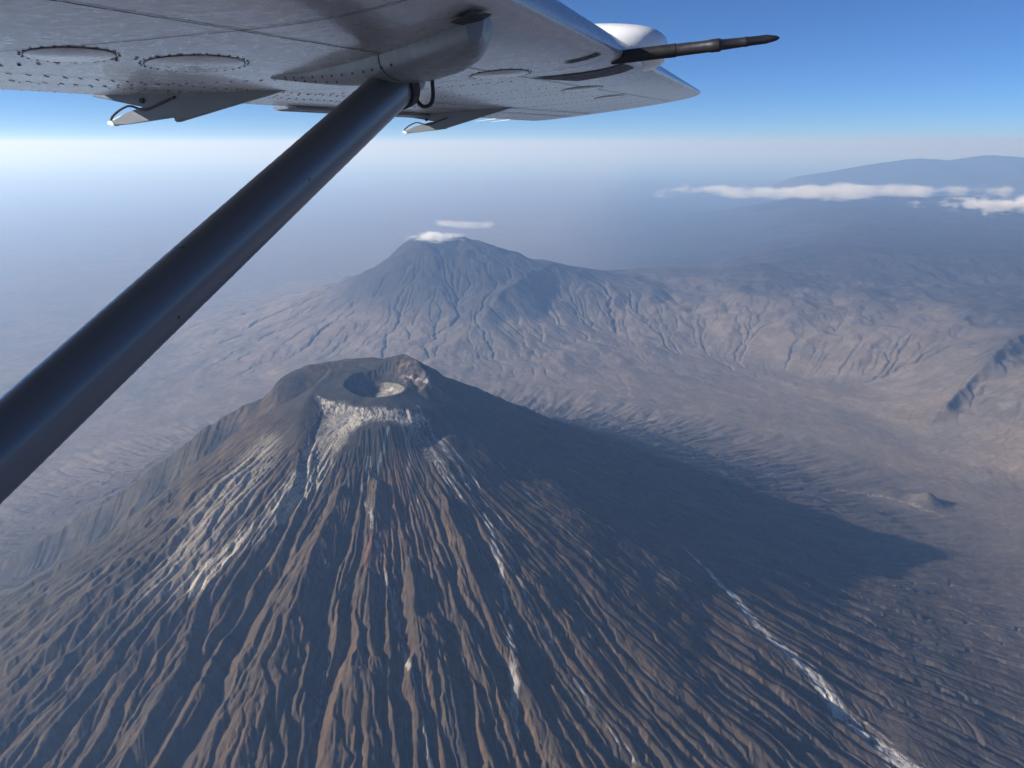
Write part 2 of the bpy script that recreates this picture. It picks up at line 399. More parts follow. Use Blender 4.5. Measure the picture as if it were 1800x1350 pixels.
V = mixc(V, (0.55, 0.51, 0.45), sm(120, 100, rpit) * sm(.08, .3, lump + .6 * fine) * sm(-100, -50, rx))
up = sm(160, 185, rpit) * sm(320, 290, rpit) * sm(-60, 20, rx) * sm(20, 60, ry)
V = mixc(V, (0.20, 0.15, 0.12), up * sm(-.2, .3, lump) * .7)
V = mixc(V, (0.52, 0.48, 0.43), up * sm(40, 90, rx) * sm(2842, 2856, MZ) * sm(2884, 2870, MZ) * sm(-.05, .25, lump + .5 * fine))
A_ = poly_soft([(-650, -330), (-560, -400), (-545, -560), (-600, -760), (-720, -1000), (-850, -1230), (-1040, -1180), (-980, -850), (-850, -620)], 60)
V = mixc(V, (0.245, 0.215, 0.178), A_ * sm(-.35, .35, streak + .3) * .9)
V = mixc(V, (0.46, 0.41, 0.34), A_ * sm(.22, .42, fine + .5 * streak) * .30)
B_, _, _ = line_soft([(-230, -300), (-300, -460), (-345, -640), (-480, -849), (-640, -1010), (-760, -1160)], 110, 70, 40)
V = mixc(V, (0.25, 0.22, 0.18), B_ * sm(-.4, .2, streak) * .8)
V = mixc(V, (0.46, 0.41, 0.335), B_ * sm(-.12, .22, streak + .5 * fine + .06))
dcol = np.interp(rx, [-420, -330, -150, 32, 200, 300], [-120, -190, -228, -232, -204, -120]) - ry
dl = np.interp(rx, [-400, -330, -250, -100, 50, 150, 230], [20, 90, 150, 95, 60, 100, 60])
col = sm(0, 10, dcol + 5 * lump) * sm(1.15, .65, (dcol + 34 * fine + 26 * streak) / dl) * sm(-430, -350, rx) * sm(250, 195, rx)
V = mixc(V, (0.50, 0.465, 0.41), col * sm(-.12, .20, fine + .8 * lump + .05) * .93)
C_, _, _ = line_soft([(120, -255), (200, -330), (330, -480), (430, -620)], 55, 30, 25)
V = mixc(V, (0.36, 0.35, 0.33), C_ * sm(.0, .35, fine))
D_ = sm(500, 900, rc) * bump_ang(tc, -math.pi * .62, .8) * sm(1500, 800, rc)
V = mixc(V, (0.30, 0.27, 0.23), D_ * sm(.32, .6, ns2 + .5 * fine) * .55)
red, _, _ = line_soft([(100, -480), (120, -760), (60, -1100)], 90, 110, 40)
V = mixc(V, (0.130, 0.068, 0.045), red * .65 * sm(-.4, .3, streak + .3))
V = mixc(V, (0.28, 0.26, 0.24), sm(.30, .55, ns2) * bump_ang(tc, -.55, .6) * sm(350, 600, rc) * sm(1900, 1000, rc) * .35)
# pale ash washed along stream beds
bed = sm(4.35, 4.95, MA)
LINES = [([(168, -171), (300, -300), (386, -414), (550, -695), (641, -1012), (690, -1280), (696, -1476), (715, -1700)], 8, 15, .62, 26),
         ([(560, -720), (660, -900), (748, -1101), (850, -1253), (1038, -1545), (1188, -1721), (1330, -1900)], 4, 7, .55, 18),
         ([(-60, -480), (-58, -694), (60, -1028), (193, -1367), (325, -1708), (380, -1900)], 6, 9, .5, 24),
         ([(315, -267), (430, -400), (610, -665), (700, -840)], 5, 7, .5, 14), ([(230, -290), (320, -470), (380, -640)], 6, 4, .5, 14),
         ([(640, -300), (820, -480), (1130, -803), (1300, -980)], 6, 4, .30, 20), ([(800, -250), (1010, -397), (1400, -660), (1710, -885)], 5, 5, .28, 24),
         ([(-95, -1500), (-95, -1696), (-110, -1900)], 4, 7, .35, 20), ([(130, -320), (150, -520), (230, -800)], 7, 5, .35, 18), ([(20, -340), (-10, -520), (-20, -700)], 7, 5, .4, 14)]
for pts, w0, w1, st, wob in LINES:
    m_, t_, _ = line_soft(pts, w0 * 1.5, w1 * 1.5, wob)
    brk = fbm(rx / 70 + w0, ry / 70, 3, 680)
    V = mixc(V, (0.44, 0.43, 0.42), m_ * st * sm(-.45, .1, brk + .6 * fine))
for pts, w in (([(280, -420), (491, -704), (620, -1000), (696, -1283), (707, -1645), (760, -2000)], 70), ([(-20, -640), (85, -1123), (271, -1619), (330, -1900)], 60)):
    m_, _, _ = line_soft(pts, w, w, 20)
    V = mixc(V, (0.40, 0.39, 0.38), m_ * bed * .5)
V = mixc(V, (0.20, 0.185, 0.17), bed * sm(.0, .45, n2 + .3) * .35 * sm(900, 1500, rc))
t_, d_ = _tl, _dl
wl_ = 7 + 62 * t_
br = fbm(d_ / 9 + rx / 45, (rx - ry) / 90, 4, 660) + .35 * lump
m_ = sm(1.15, .6, d_ / wl_ + .5 * br) * sm(0, .08, t_)
V = mixc(V, (0.50, 0.48, 0.46), m_ * sm(-.26, .06, br + .04) * .95)
m2 = sm(1.0, .3, np.abs(d_ - 30 - 60 * t_) / 5) * sm(.2, .4, t_) * sm(.05, .25, fbm(rx / 130, ry / 130, 2, 662))
V = mixc(V, (0.30, 0.29, 0.28), m2 * .7)
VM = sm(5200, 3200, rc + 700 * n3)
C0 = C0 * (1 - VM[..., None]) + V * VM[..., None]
pb = sm(4.9, 5.6, MA) * (1 - MW)
C0 = mixc(C0, (0.085, 0.075, 0.068), pb * .5 * sm(13000, 8000, RD))
sc_, _, _ = line_soft([(3500, 1900), (3957, 1724), (4100, 1600), (4180, 1560)], 26, 26, 20)
C0 = mixc(C0, (0.38, 0.34, 0.29), sc_ * sm(-.1, .3, lump + fine) * .7)
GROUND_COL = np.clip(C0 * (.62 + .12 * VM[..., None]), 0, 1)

# ------------------------------------------------------------------ meshes
def ground_material():
    m, nt, b = new_mat("volcanic_ground")
    n = nt.nodes; l = nt.links
    at = n.new('ShaderNodeAttribute'); at.attribute_name = "ground_colour"
    geo = n.new('ShaderNodeNewGeometry')
    def noise(scale, det, rough=.6):
        t = n.new('ShaderNodeTexNoise'); t.inputs['Scale'].default_value = scale; t.inputs['Detail'].default_value = det; t.inputs['Roughness'].default_value = rough
        l.new(geo.outputs['Position'], t.inputs['Vector']); return t
    t1 = noise(1 / 45., 6, .7); t2 = noise(1 / 300., 5, .6)
    mr = n.new('ShaderNodeMapRange'); mr.inputs[1].default_value = .3; mr.inputs[2].default_value = .7; mr.inputs[3].default_value = .72; mr.inputs[4].default_value = 1.3
    l.new(t1.outputs[0], mr.inputs[0])
    mr2 = n.new('ShaderNodeMapRange'); mr2.inputs[1].default_value = .3; mr2.inputs[2].default_value = .7; mr2.inputs[3].default_value = .85; mr2.inputs[4].default_value = 1.15
    l.new(t2.outputs[0], mr2.inputs[0])
    mu = n.new('ShaderNodeMath'); mu.operation = 'MULTIPLY'; l.new(mr.outputs[0], mu.inputs[0]); l.new(mr2.outputs[0], mu.inputs[1])
    vm = n.new('ShaderNodeVectorMath'); vm.operation = 'SCALE'; l.new(at.outputs['Color'], vm.inputs[0]); l.new(mu.outputs[0], vm.inputs['Scale'])
    l.new(vm.outputs[0], b.inputs['Base Color'])
    b.inputs['Roughness'].default_value = .95; b.inputs['Specular IOR Level'].default_value = .12
    # radial scree texture of the near volcano
    sp = n.new('ShaderNodeSeparateXYZ'); l.new(geo.outputs['Position'], sp.inputs[0])
    def mth(op, a, b_=None):
        q = n.new('ShaderNodeMath'); q.operation = op
        for i, v in enumerate((a, b_)):
            if v is None: continue
            if isinstance(v, (int, float)): q.inputs[i].default_value = v
            else: l.new(v, q.inputs[i])
        return q.outputs[0]
    dx = mth('SUBTRACT', sp.outputs[0], VX); dy = mth('SUBTRACT', sp.outputs[1], VY)
    ang = mth('ARCTAN2', dx, dy)          # the cut lies behind the summit
    rad_ = mth('SQRT', mth('ADD', mth('MULTIPLY', dx, dx), mth('MULTIPLY', dy, dy)))
    cb = n.new('ShaderNodeCombineXYZ'); l.new(mth('MULTIPLY', ang, 70.0), cb.inputs[0]); l.new(mth('DIVIDE', rad_, 210.0), cb.inputs[1]); l.new(mth('DIVIDE', sp.outputs[2], 900.0), cb.inputs[2])
    t3 = n.new('ShaderNodeTexNoise'); t3.inputs['Scale'].default_value = 1.0; t3.inputs['Detail'].default_value = 7; t3.inputs['Roughness'].default_value = .68; t3.inputs['Distortion'].default_value = .35
    l.new(cb.outputs[0], t3.inputs['Vector'])
    near = n.new('ShaderNodeMapRange'); near.inputs[1].default_value = 5000; near.inputs[2].default_value = 3200; near.inputs[3].default_value = 0; near.inputs[4].default_value = 1
    l.new(rad_, near.inputs[0])
    inn = n.new('ShaderNodeMapRange'); inn.inputs[1].default_value = 240; inn.inputs[2].default_value = 420; inn.inputs[3].default_value = 0; inn.inputs[4].default_value = 1
    l.new(rad_, inn.inputs[0])
    wgt = mth('MULTIPLY', near.outputs[0], inn.outputs[0])
    cr = n.new('ShaderNodeMapRange'); cr.inputs[1].default_value = .32; cr.inputs[2].default_value = .68; cr.inputs[3].default_value = .74; cr.inputs[4].default_value = 1.28
    l.new(t3.outputs[0], cr.inputs[0])
    fac = mth('ADD', 1.0, mth('MULTIPLY', wgt, mth('SUBTRACT', cr.outputs[0], 1.0)))
    l.new(mth('MULTIPLY', mu.outputs[0], fac), vm.inputs['Scale'])
    hsum = mth('ADD', t1.outputs[0], mth('MULTIPLY', mth('MULTIPLY', wgt, t3.outputs[0]), 2.6))
    bp = n.new('ShaderNodeBump'); bp.inputs['Strength'].default_value = .55; bp.inputs['Distance'].default_value = 7.0
    l.new(hsum, bp.inputs['Height']); l.new(bp.outputs[0], b.inputs['Normal'])
    return m

GMAT = ground_material()

def grid_part(name, label, fmask):
    fi, fj = np.nonzero(fmask)
    a = fi * nc + fj
    quads = np.stack([a, a + 1, a + nc + 1, a + nc], 1)[:, ::-1]
    used = np.zeros(nr * nc, bool); used[quads.ravel()] = True
    remap = np.cumsum(used).astype(np.int32) - 1
    vid = np.nonzero(used)[0]
    co = np.stack([MXX.ravel()[vid], MYY.ravel()[vid], MZ.ravel()[vid]], 1).astype(np.float32)
    q = remap[quads].astype(np.int32)
    me = bpy.data.meshes.new(name)
    me.vertices.add(len(co)); me.vertices.foreach_set('co', co.ravel())
    me.loops.add(q.size); me.loops.foreach_set('vertex_index', q.ravel())
    me.polygons.add(len(q)); me.polygons.foreach_set('loop_start', np.arange(0, q.size, 4, dtype=np.int32))
    me.update(calc_edges=True)
    me.polygons.foreach_set('use_smooth', np.ones(len(q), bool))
    ca = me.color_attributes.new("ground_colour", 'FLOAT_COLOR', 'POINT')
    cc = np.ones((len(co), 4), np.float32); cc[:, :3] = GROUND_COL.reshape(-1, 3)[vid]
    ca.data.foreach_set('color', cc.ravel())
    me.materials.append(GMAT)
    o = bpy.data.objects.new(name, me); COL.objects.link(o)
    tag(o, label, None, None, 'structure')
    return o

Fx = (MXX[:-1, :-1] + MXX[1:, 1:]) / 2; Fy = (MYY[:-1, :-1] + MYY[1:, 1:]) / 2
fn = 250 * n3[:-1, :-1]
isv = np.hypot(Fx - VX, Fy - VY) < 4300 + fn
isk = (np.hypot(Fx - KX, Fy - KY) < 3300 + fn) & ~isv
dF = seg_dist(Fx, Fy, FOOT)[0]; inF = inside(Fx, Fy, POLY)
ish = inF & ~isv & ~isk & (dF > 100)
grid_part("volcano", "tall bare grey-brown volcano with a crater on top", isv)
grid_part("distant_mountain", "hazy blue volcano with a small cap cloud beyond the near one", isk)
grid_part("hills", "gullied highlands rising to the plateau and far range", ish)
grid_part("plain", "dry pinkish plain round the foot of the near volcano", ~(isv | isk | ish))
# ------------------------------------------------------------------ the aeroplane whose cabin the picture is taken from
# local frame: X forward, Y outboard (to the left wing tip), Z up; origin at the window
plane = bpy.data.objects.new("airplane", None); COL.objects.link(plane)
plane.location = (0, 0, CAM_Z); plane.rotation_euler = (0, 0, R(-18.0)); plane.empty_display_size = .3
tag(plane, "white high-wing airplane seen from its own window, with wing, strut and probe overhead", "airplane")

def paint(name, col, rough=.35, spec=.5, coat=0.0, dirt=.25, dirt_col=(.25, .22, .19), scale=2.0, metal=0.0, rvar=1.0):
    m, nt, b = new_mat(name); n = nt.nodes; l = nt.links
    tc_ = n.new('ShaderNodeTexCoord')
    mp = n.new('ShaderNodeMapping'); mp.inputs['Scale'].default_value = (scale * .5, scale * 1.6, scale)
    l.new(tc_.outputs['Object'], mp.inputs[0])
    t = n.new('ShaderNodeTexNoise'); t.inputs['Scale'].default_value = 1.6; t.inputs['Detail'].default_value = 7; t.inputs['Roughness'].default_value = .65
    l.new(mp.outputs[0], t.inputs['Vector'])
    t2 = n.new('ShaderNodeTexNoise'); t2.inputs['Scale'].default_value = 55; t2.inputs['Detail'].default_value = 4
    l.new(tc_.outputs['Object'], t2.inputs['Vector'])
    r1 = n.new('ShaderNodeMapRange'); r1.inputs[1].default_value = .48; r1.inputs[2].default_value = .78; r1.inputs[3].default_value = 0; r1.inputs[4].default_value = dirt
    l.new(t.outputs[0], r1.inputs[0])
    mx = n.new('ShaderNodeMix'); mx.data_type = 'RGBA'; mx.inputs[6].default_value = (*col, 1); mx.inputs[7].default_value = (*dirt_col, 1)
    l.new(r1.outputs[0], mx.inputs[0]); l.new(mx.outputs[2], b.inputs['Base Color'])
    r2 = n.new('ShaderNodeMapRange'); r2.inputs[1].default_value = .3; r2.inputs[2].default_value = .7; r2.inputs[3].default_value = rough * (1 - .2 * rvar); r2.inputs[4].default_value = rough * (1 + .3 * rvar)
    l.new(t2.outputs[0], r2.inputs[0]); l.new(r2.outputs[0], b.inputs['Roughness'])
    b.inputs['Specular IOR Level'].default_value = spec; b.inputs['Metallic'].default_value = metal
    b.inputs['Coat Weight'].default_value = coat; b.inputs['Coat Roughness'].default_value = .08
    return m

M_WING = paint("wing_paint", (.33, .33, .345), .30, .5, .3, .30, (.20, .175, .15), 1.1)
M_FAIR = paint("fairing_paint", (.16, .175, .19), .38, .4, .0, .5, (.22, .21, .20), 5)
M_STRUT = paint("strut_paint", (.12, .128, .145), .33, .5, .35, .0, (.07, .068, .065), 3, rvar=.12)
M_WHITE = paint("white_gelcoat", (.80, .80, .79), .3, .5, .3, .15, (.5, .48, .45))
M_BLACK = paint("black_rubber", (.012, .012, .013), .5, .4, 0, .3, (.05, .05, .05))
M_SEAM = paint("seam_sealant", (.05, .05, .055), .7, .2, 0, .2)
M_RIVET = paint("rivet_metal", (.055, .055, .062), .5, .4, 0, .2)
M_METAL = paint("probe_metal", (.045, .045, .05), .35, .5, 0, .4, (.03, .03, .03), 14, .6)
M_STEEL = paint("bare_steel", (.35, .36, .38), .3, .5, 0, .3, (.1, .1, .1), 8, .9)
M_LENS = paint("lamp_glass", (.045, .042, .06), .5, .15, .0, .1)

# stone chips in the strut paint
_nt = M_STRUT.node_tree; _b = _nt.nodes['Principled BSDF']; _src = _b.inputs['Base Color'].links[0].from_socket
_tc = _nt.nodes.new('ShaderNodeTexCoord'); _v = _nt.nodes.new('ShaderNodeTexVoronoi'); _v.inputs['Scale'].default_value = 17
_nt.links.new(_tc.outputs['Object'], _v.inputs['Vector'])
_m = _nt.nodes.new('ShaderNodeMath'); _m.operation = 'LESS_THAN'; _m.inputs[1].default_value = .055; _nt.links.new(_v.outputs['Distance'], _m.inputs[0])
_x = _nt.nodes.new('ShaderNodeMix'); _x.data_type = 'RGBA'; _x.inputs[7].default_value = (.008, .008, .01, 1)
_nt.links.new(_m.outputs[0], _x.inputs[0]); _nt.links.new(_src, _x.inputs[6]); _nt.links.new(_x.outputs[2], _b.inputs['Base Color'])

def mesh_obj(name, bm, mat, parent, smooth=True, ang=35, label=None):
    me = bpy.data.meshes.new(name)
    bmesh.ops.recalc_face_normals(bm, faces=bm.faces[:])
    for f in bm.faces: f.smooth = smooth
    if smooth:
        for e in bm.edges:
            if len(e.link_faces) == 2 and e.calc_face_angle(0) > R(ang): e.smooth = False
    bm.to_mesh(me); bm.free()
    me.materials.append(mat)
    o = bpy.data.objects.new(name, me); COL.objects.link(o); o.parent = parent
    if label: o['label'] = label
    return o

def add_loft(bm, rings, cap=True, close=True):
    vr = [[bm.verts.new(p) for p in ring] for ring in rings]
    n = len(vr[0])
    for a, b in zip(vr[:-1], vr[1:]):
        for k in range(n if close else n - 1):
            try: bm.faces.new((a[k], a[(k + 1) % n], b[(k + 1) % n], b[k]))
            except ValueError: pass
    if cap:
        for q in (vr[0], vr[-1]):
            try: bm.faces.new(q)
            except ValueError: pass
    return bm

def add_tube(bm, pts, rad, n=12, cap=True):
    pts = [Vector(p) for p in pts]; rings = []
    rr = rad if isinstance(rad, (list, tuple)) else [rad] * len(pts)
    up = Vector((0.13, 0.21, .97))
    for i, p in enumerate(pts):
        d = (pts[min(i + 1, len(pts) - 1)] - pts[max(i - 1, 0)]).normalized()
        u = d.cross(up)
        if u.length < .05: u = d.cross(Vector((1, 0, 0)))
        u.normalize(); v = d.cross(u).normalized()
        rings.append([p + (u * math.cos(2 * math.pi * k / n) + v * math.sin(2 * math.pi * k / n)) * rr[i] for k in range(n)])
    return add_loft(bm, rings, cap)

def smooth_path(ctrl, n=8):
    """Catmull-Rom through control points"""
    c = [Vector(p) for p in ctrl]; c = [c[0] * 2 - c[1]] + c + [c[-1] * 2 - c[-2]]; out = []
    for i in range(1, len(c) - 2):
        for k in range(n):
            t = k / n
            out.append(.5 * ((2 * c[i]) + (c[i + 1] - c[i - 1]) * t + (2 * c[i - 1] - 5 * c[i] + 4 * c[i + 1] - c[i + 2]) * t * t + (3 * c[i] - c[i - 1] - 3 * c[i + 1] + c[i + 2]) * t ** 3))
    out.append(c[-2]); return out

# wing shape -------------------------------------------------------
Y_TIP = 7.42
def w_le(y): return -.38 - .040 * y, .190 + .0288 * y
def w_te(y): return -2.40 + .05 * y, .153 + .0052 * y
def w_thick(y): return 1.0 - .35 * max(0, y) / Y_TIP
def tipk(y):                                    # narrows the last sections to a rounded tip
    t = (y - 6.85) / (Y_TIP - 6.85)
    return 1.0 if t <= 0 else math.sqrt(max(0.0, 1 - t ** 2.4))
def airfoil(u, lower, y):
    """height above the chord line as a share of the chord"""
    yt = 5 * .155 * (.2969 * math.sqrt(u) - .126 * u - .3516 * u * u + .2843 * u ** 3 - .1015 * u ** 4) + .002 * u
    cam_ = .018 * (1 - ((u - .3) / .7) ** 2 if u > .3 else 1 - ((.3 - u) / .3) ** 2)
    return (cam_ - yt * .62) if lower else (cam_ + yt)
def wing_pt(y, u, lower, off=0.0):
    k = tipk(y); (xl, zl), (xt, zt) = w_le(y), w_te(y)
    c = xl - xt
    um = .35 + (u - .35) * k if k < 1 else u
    x = xl - c * um
    z = zl + (zt - zl) * um + airfoil(u, lower, y) * c * w_thick(y) * (k if k < 1 else 1)
    return Vector((x, y, z + (-off if lower else off)))
def on_under(x, y, off=0.0):
    """point on the lower skin under (x, y)"""
    (xl, zl), (xt, zt) = w_le(y), w_te(y)
    u = min(max((xl - x) / (xl - xt), 0.0), 1.0)
    return wing_pt(y, u, True, off)

US = [0, .002, .006, .012, .02, .035, .055, .08, .12, .17, .23, .3, .38, .46, .54, .62, .70, .78, .86, .93, 1.0]
def wing_mesh():
    bm = bmesh.new(); rings = []
    ys = [-.9, -.4, 0, .4, .8, 1.2, 1.6, 2.0, 2.5, 3.0, 3.5, 4.0, 4.5, 5.0, 5.5, 6.0, 6.4, 6.7, 6.85, 6.98, 7.08, 7.17, 7.25, 7.31, 7.36, 7.395, 7.412, Y_TIP - .002]
    for y in ys:
        rings.append([wing_pt(y, u, True) for u in US] + [wing_pt(y, u, False) for u in US[::-1][0:-1]])
    add_loft(bm, rings)
    return bm
wing = mesh_obj("wing", wing_mesh(), M_WING, plane, ang=60)

def under_strip(bm, pts, w=.004, off=.0012, sub=6):
    """thin dark seam that follows the lower skin"""
    P = []
    for (x0, y0), (x1, y1) in zip(pts[:-1], pts[1:]):
        for k in range(sub): P.append((x0 + (x1 - x0) * k / sub, y0 + (y1 - y0) * k / sub))
    P.append(pts[-1]); prev = None
    for i, (x, y) in enumerate(P):
        a = P[max(i - 1, 0)]; b = P[min(i + 1, len(P) - 1)]
        dx, dy = b[0] - a[0], b[1] - a[1]; L = math.hypot(dx, dy) or 1; nx, ny = -dy / L * w / 2, dx / L * w / 2
        q = [bm.verts.new(on_under(x + nx, y + ny, off)), bm.verts.new(on_under(x - nx, y - ny, off))]
        if prev: bm.faces.new((prev[0], prev[1], q[1], q[0]))
        prev = q

def xf(y, u):
    (xl, _), (xt, _) = w_le(y), w_te(y)
    return xl - (xl - xt) * u

bm = bmesh.new()
for u in (.17, .62, .78): under_strip(bm, [(xf(y, u), y) for y in (-.8, 1, 2, 3, 4, 5, 6, 6.8)], .004)
for y in (1.05, 2.42, 3.6, 4.9, 5.9, 6.75): under_strip(bm, [(xf(y, .02), y), (xf(y, .17), y), (xf(y, .62), y)], .0035)
for y in (3.05, 5.35): under_strip(bm, [(xf(y, .78), y), (xf(y, 1), y)], .004)
mesh_obj("panel_seam", bm, M_SEAM, wing, smooth=False)

rng = random.Random(5)
def rivet(bm, x, y, r=.0042):
    c = on_under(x, y, .0008); n = 6
    base = [on_under(x + r * math.cos(2 * math.pi * k / n), y + r * math.sin(2 * math.pi * k / n), .0004) for k in range(n)]
    top = [bm.verts.new(p * .6 + c * .4 + Vector((0, 0, -.0010))) for p in base]; bot = [bm.verts.new(p) for p in base]
    for k in range(n): bm.faces.new((bot[k], bot[(k + 1) % n], top[(k + 1) % n], top[k]))
    bm.faces.new(top)
bm = bmesh.new()
def rivet_line(x0, y0, x1, y1, step, double=.024, r=.0042):
    L = math.hypot(x1 - x0, y1 - y0); n = int(L / step); nx, ny = -(y1 - y0) / L, (x1 - x0) / L
    for k in range(n + 1):
        t = (k + rng.uniform(-.05, .05)) / max(n, 1); rivet(bm, x0 + (x1 - x0) * t, y0 + (y1 - y0) * t, r)
        if double: t += .5 / n; rivet(bm, x0 + (x1 - x0) * t + nx * double, y0 + (y1 - y0) * t + ny * double, r)
for y in (.55, 1.28, 1.95, 2.7, 3.3, 3.85, 4.4, 4.95, 5.5, 6.05, 6.6): rivet_line(xf(y, .30 if y < 2 else .22), y, xf(y, .76), y, .045 if y < 3 else .06)
for u in (.64, .76): rivet_line(xf(0, u), 0, xf(6.9, u), 6.9, .05, .020, .0040)
for u in (.80, .985): rivet_line(xf(0, u), 0, xf(6.9, u), 6.9, .06, 0, .003)
for y in (.9, 1.6, 2.3, 2.9, 3.6, 4.2, 4.8, 5.6, 6.2): rivet_line(xf(y, .81), y, xf(y, .975), y, .05, 0, .003)
mesh_obj("rivets", bm, M_RIVET, wing, smooth=False)

def access_panel(x, y, r, nriv, rr=.0036):
    bm = bmesh.new(); n = 40; vd = Vector((x, y)).normalized(); pd = Vector((-vd.y, vd.x))   # oval cover, long axis outboard and aft
    def E(q, t): v = vd * (q * 2.0 * math.cos(t)) + pd * (q * math.sin(t)); return x + v.x, y + v.y
    def ring(rad, off): return [bm.verts.new(on_under(*E(rad, 2 * math.pi * k / n), off)) for k in range(n)]
    a = ring(r * .97, .0012); b = ring(r * .95, .0020); c = bm.verts.new(on_under(x, y, .0020))
    for k in range(n):
        bm.faces.new((a[k], a[(k + 1) % n], b[(k + 1) % n], b[k])); bm.faces.new((b[k], b[(k + 1) % n], c))
    n0 = len(bm.faces)
    a = ring(r * 1.0, .0013); b = ring(r * .975, .0013)
    for k in range(n): bm.faces.new((a[k], a[(k + 1) % n], b[(k + 1) % n], b[k]))
    for k in range(nriv):
        t = 2 * math.pi * k / nriv; (cx, cy2) = E(r * 1.06, t); c0 = on_under(cx, cy2, .0008); m = 6
        base = [on_under(cx + rr * math.cos(2 * math.pi * j / m), cy2 + rr * math.sin(2 * math.pi * j / m), .0004) for j in range(m)]
        top = [bm.verts.new(p * .6 + c0 * .4 + Vector((0, 0, -.0012))) for p in base]; bot = [bm.verts.new(p) for p in base]
        for j in range(m): bm.faces.new((bot[j], bot[(j + 1) % m], top[(j + 1) % m], top[j]))
        bm.faces.new(top)
    o = mesh_obj("access_panel", bm, M_WING, wing)
    o.data.materials.append(M_RIVET)
    for k, f in enumerate(o.data.polygons):
        if k >= n0: f.material_index = 1
access_panel(-1.13, 1.43, .096, 30, .0031)
access_panel(-1.17, 1.16, .072, 24, .0029)
access_panel(-.50, .89, .034, 0)
access_panel(-.80, 2.35, .085, 18); access_panel(-.85, 3.6, .085, 18); access_panel(-.95, 4.7, .08, 16)

# strut -------------------------------------------------------------
S_TOP = Vector((-.815, 1.70, .134)); S_DIR = Vector((-.070, -1.021, -.490)).normalized()
def strut_frame():
    c = Vector((1, 0, 0)); c = (c - S_DIR * c.dot(S_DIR)).normalized(); n = S_DIR.cross(c).normalized()
    return c, n
SC, SN = strut_frame()
def strut_ring(p, chord, thick, n=36):
    out = []
    for k in range(n):
        a = 2 * math.pi * k / n; cu = math.cos(a); su = math.sin(a)
        x = .5 * chord * cu; w = .5 * thick * (abs(su) ** .9) * (1 if su > 0 else -1) * (1 + .22 * cu)
        out.append(p + SC * x + SN * w)
    return out
STRUT_C, STRUT_T = .102, .084
bm = bmesh.new()
add_loft(bm, [strut_ring(S_TOP + S_DIR * (2.1 * k / 24) - S_DIR * .03, STRUT_C, STRUT_T) for k in range(25)])
strut = mesh_obj("strut", bm, M_STRUT, plane)
bm = bmesh.new()
add_loft(bm, [strut_ring(S_TOP + S_DIR * (.02 + .012 * k), STRUT_C + .020 - .004 * k, STRUT_T + .020 - .004 * k) for k in range(3)])
mesh_obj("rubber_seal", bm, M_BLACK, strut)
# fairing round the strut foot ---------------------------------------
SPINE = [(-1.25, 1.87, .004, .004), (-1.18, 1.85, .018, .014), (-1.10, 1.825, .032, .026), (-1.0, 1.785, .050, .040), (-.90, 1.73, .064, .050), (-.80, 1.665, .072, .057), (-.72, 1.60, .074, .058), (-.64, 1.52, .066, .058), (-.58, 1.445, .056, .056), (-.53, 1.375, .040, .052), (-.50, 1.325, .024, .046), (-.485, 1.30, .012, .040)]
def spine_at(i):
    a = SPINE[max(0, i - 1)]; b = SPINE[min(len(SPINE) - 1, i + 1)]
    d = Vector((b[0] - a[0], b[1] - a[1], 0)).normalized(); return Vector((-d.y, d.x, 0))
def fairing_pt(i, ang):
    x, y, w, d = SPINE[i]; nrm = spine_at(i)
    q = Vector((x, y, 0)) + nrm * (w * math.copysign(abs(math.cos(ang)) ** .55, math.cos(ang)) * (1.2 - .2 * math.sin(ang)))
    p = on_under(q.x, q.y, 0); return Vector((q.x, q.y, p.z + .004 - (d * .88 + .004) * math.sin(ang) ** .55))
bm = bmesh.new()
add_loft(bm, [[fairing_pt(i, math.pi * k / 18) for k in range(19)] for i in range(len(SPINE))], cap=True, close=False)
nb = len(bm.faces)
for i in range(1, 7):
    for ang in (.30, .75, 2.84, 2.39):
        if ang in (.75, 2.39) and i > 3: continue
        for sub in (0, .5):
            p = fairing_pt(i, ang).lerp(fairing_pt(i + 1, ang), sub)
            bmesh.ops.create_icosphere(bm, subdivisions=1, radius=.0030, matrix=Matrix.Translation(p))
fair = mesh_obj("strut_fairing", bm, M_FAIR, plane, ang=50)
fair.data.materials.append(M_RIVET)
for k, f in enumerate(fair.data.polygons):
    if k >= nb: f.material_index = 1
bm = bmesh.new(); prev = None
for k in range(19):
    a = fairing_pt(6, math.pi * k / 18); b_ = fairing_pt(7, math.pi * k / 18)
    o_ = Vector((0, 0, -.0012)); q = [bm.verts.new(a + o_), bm.verts.new(a.lerp(b_, .05) + o_)]
    if prev: bm.faces.new((prev[0], prev[1], q[1], q[0]))
    prev = q
mesh_obj("fairing_seam", bm, M_SEAM, fair, smooth=False)

# tie-down ring
bm = bmesh.new()
c0 = Vector((-.80, 1.815, .112))
add_tube(bm, smooth_path([c0 + Vector(q) for q in ((.016, 0, .09), (.016, 0, .03), (.017, 0, -.006), (.010, 0, -.024), (-.008, 0, -.029), (-.022, 0, -.018), (-.024, 0, -.002))], 5), .0048, 8)
mesh_obj("tie_down_ring", bm, M_BLACK, plane)

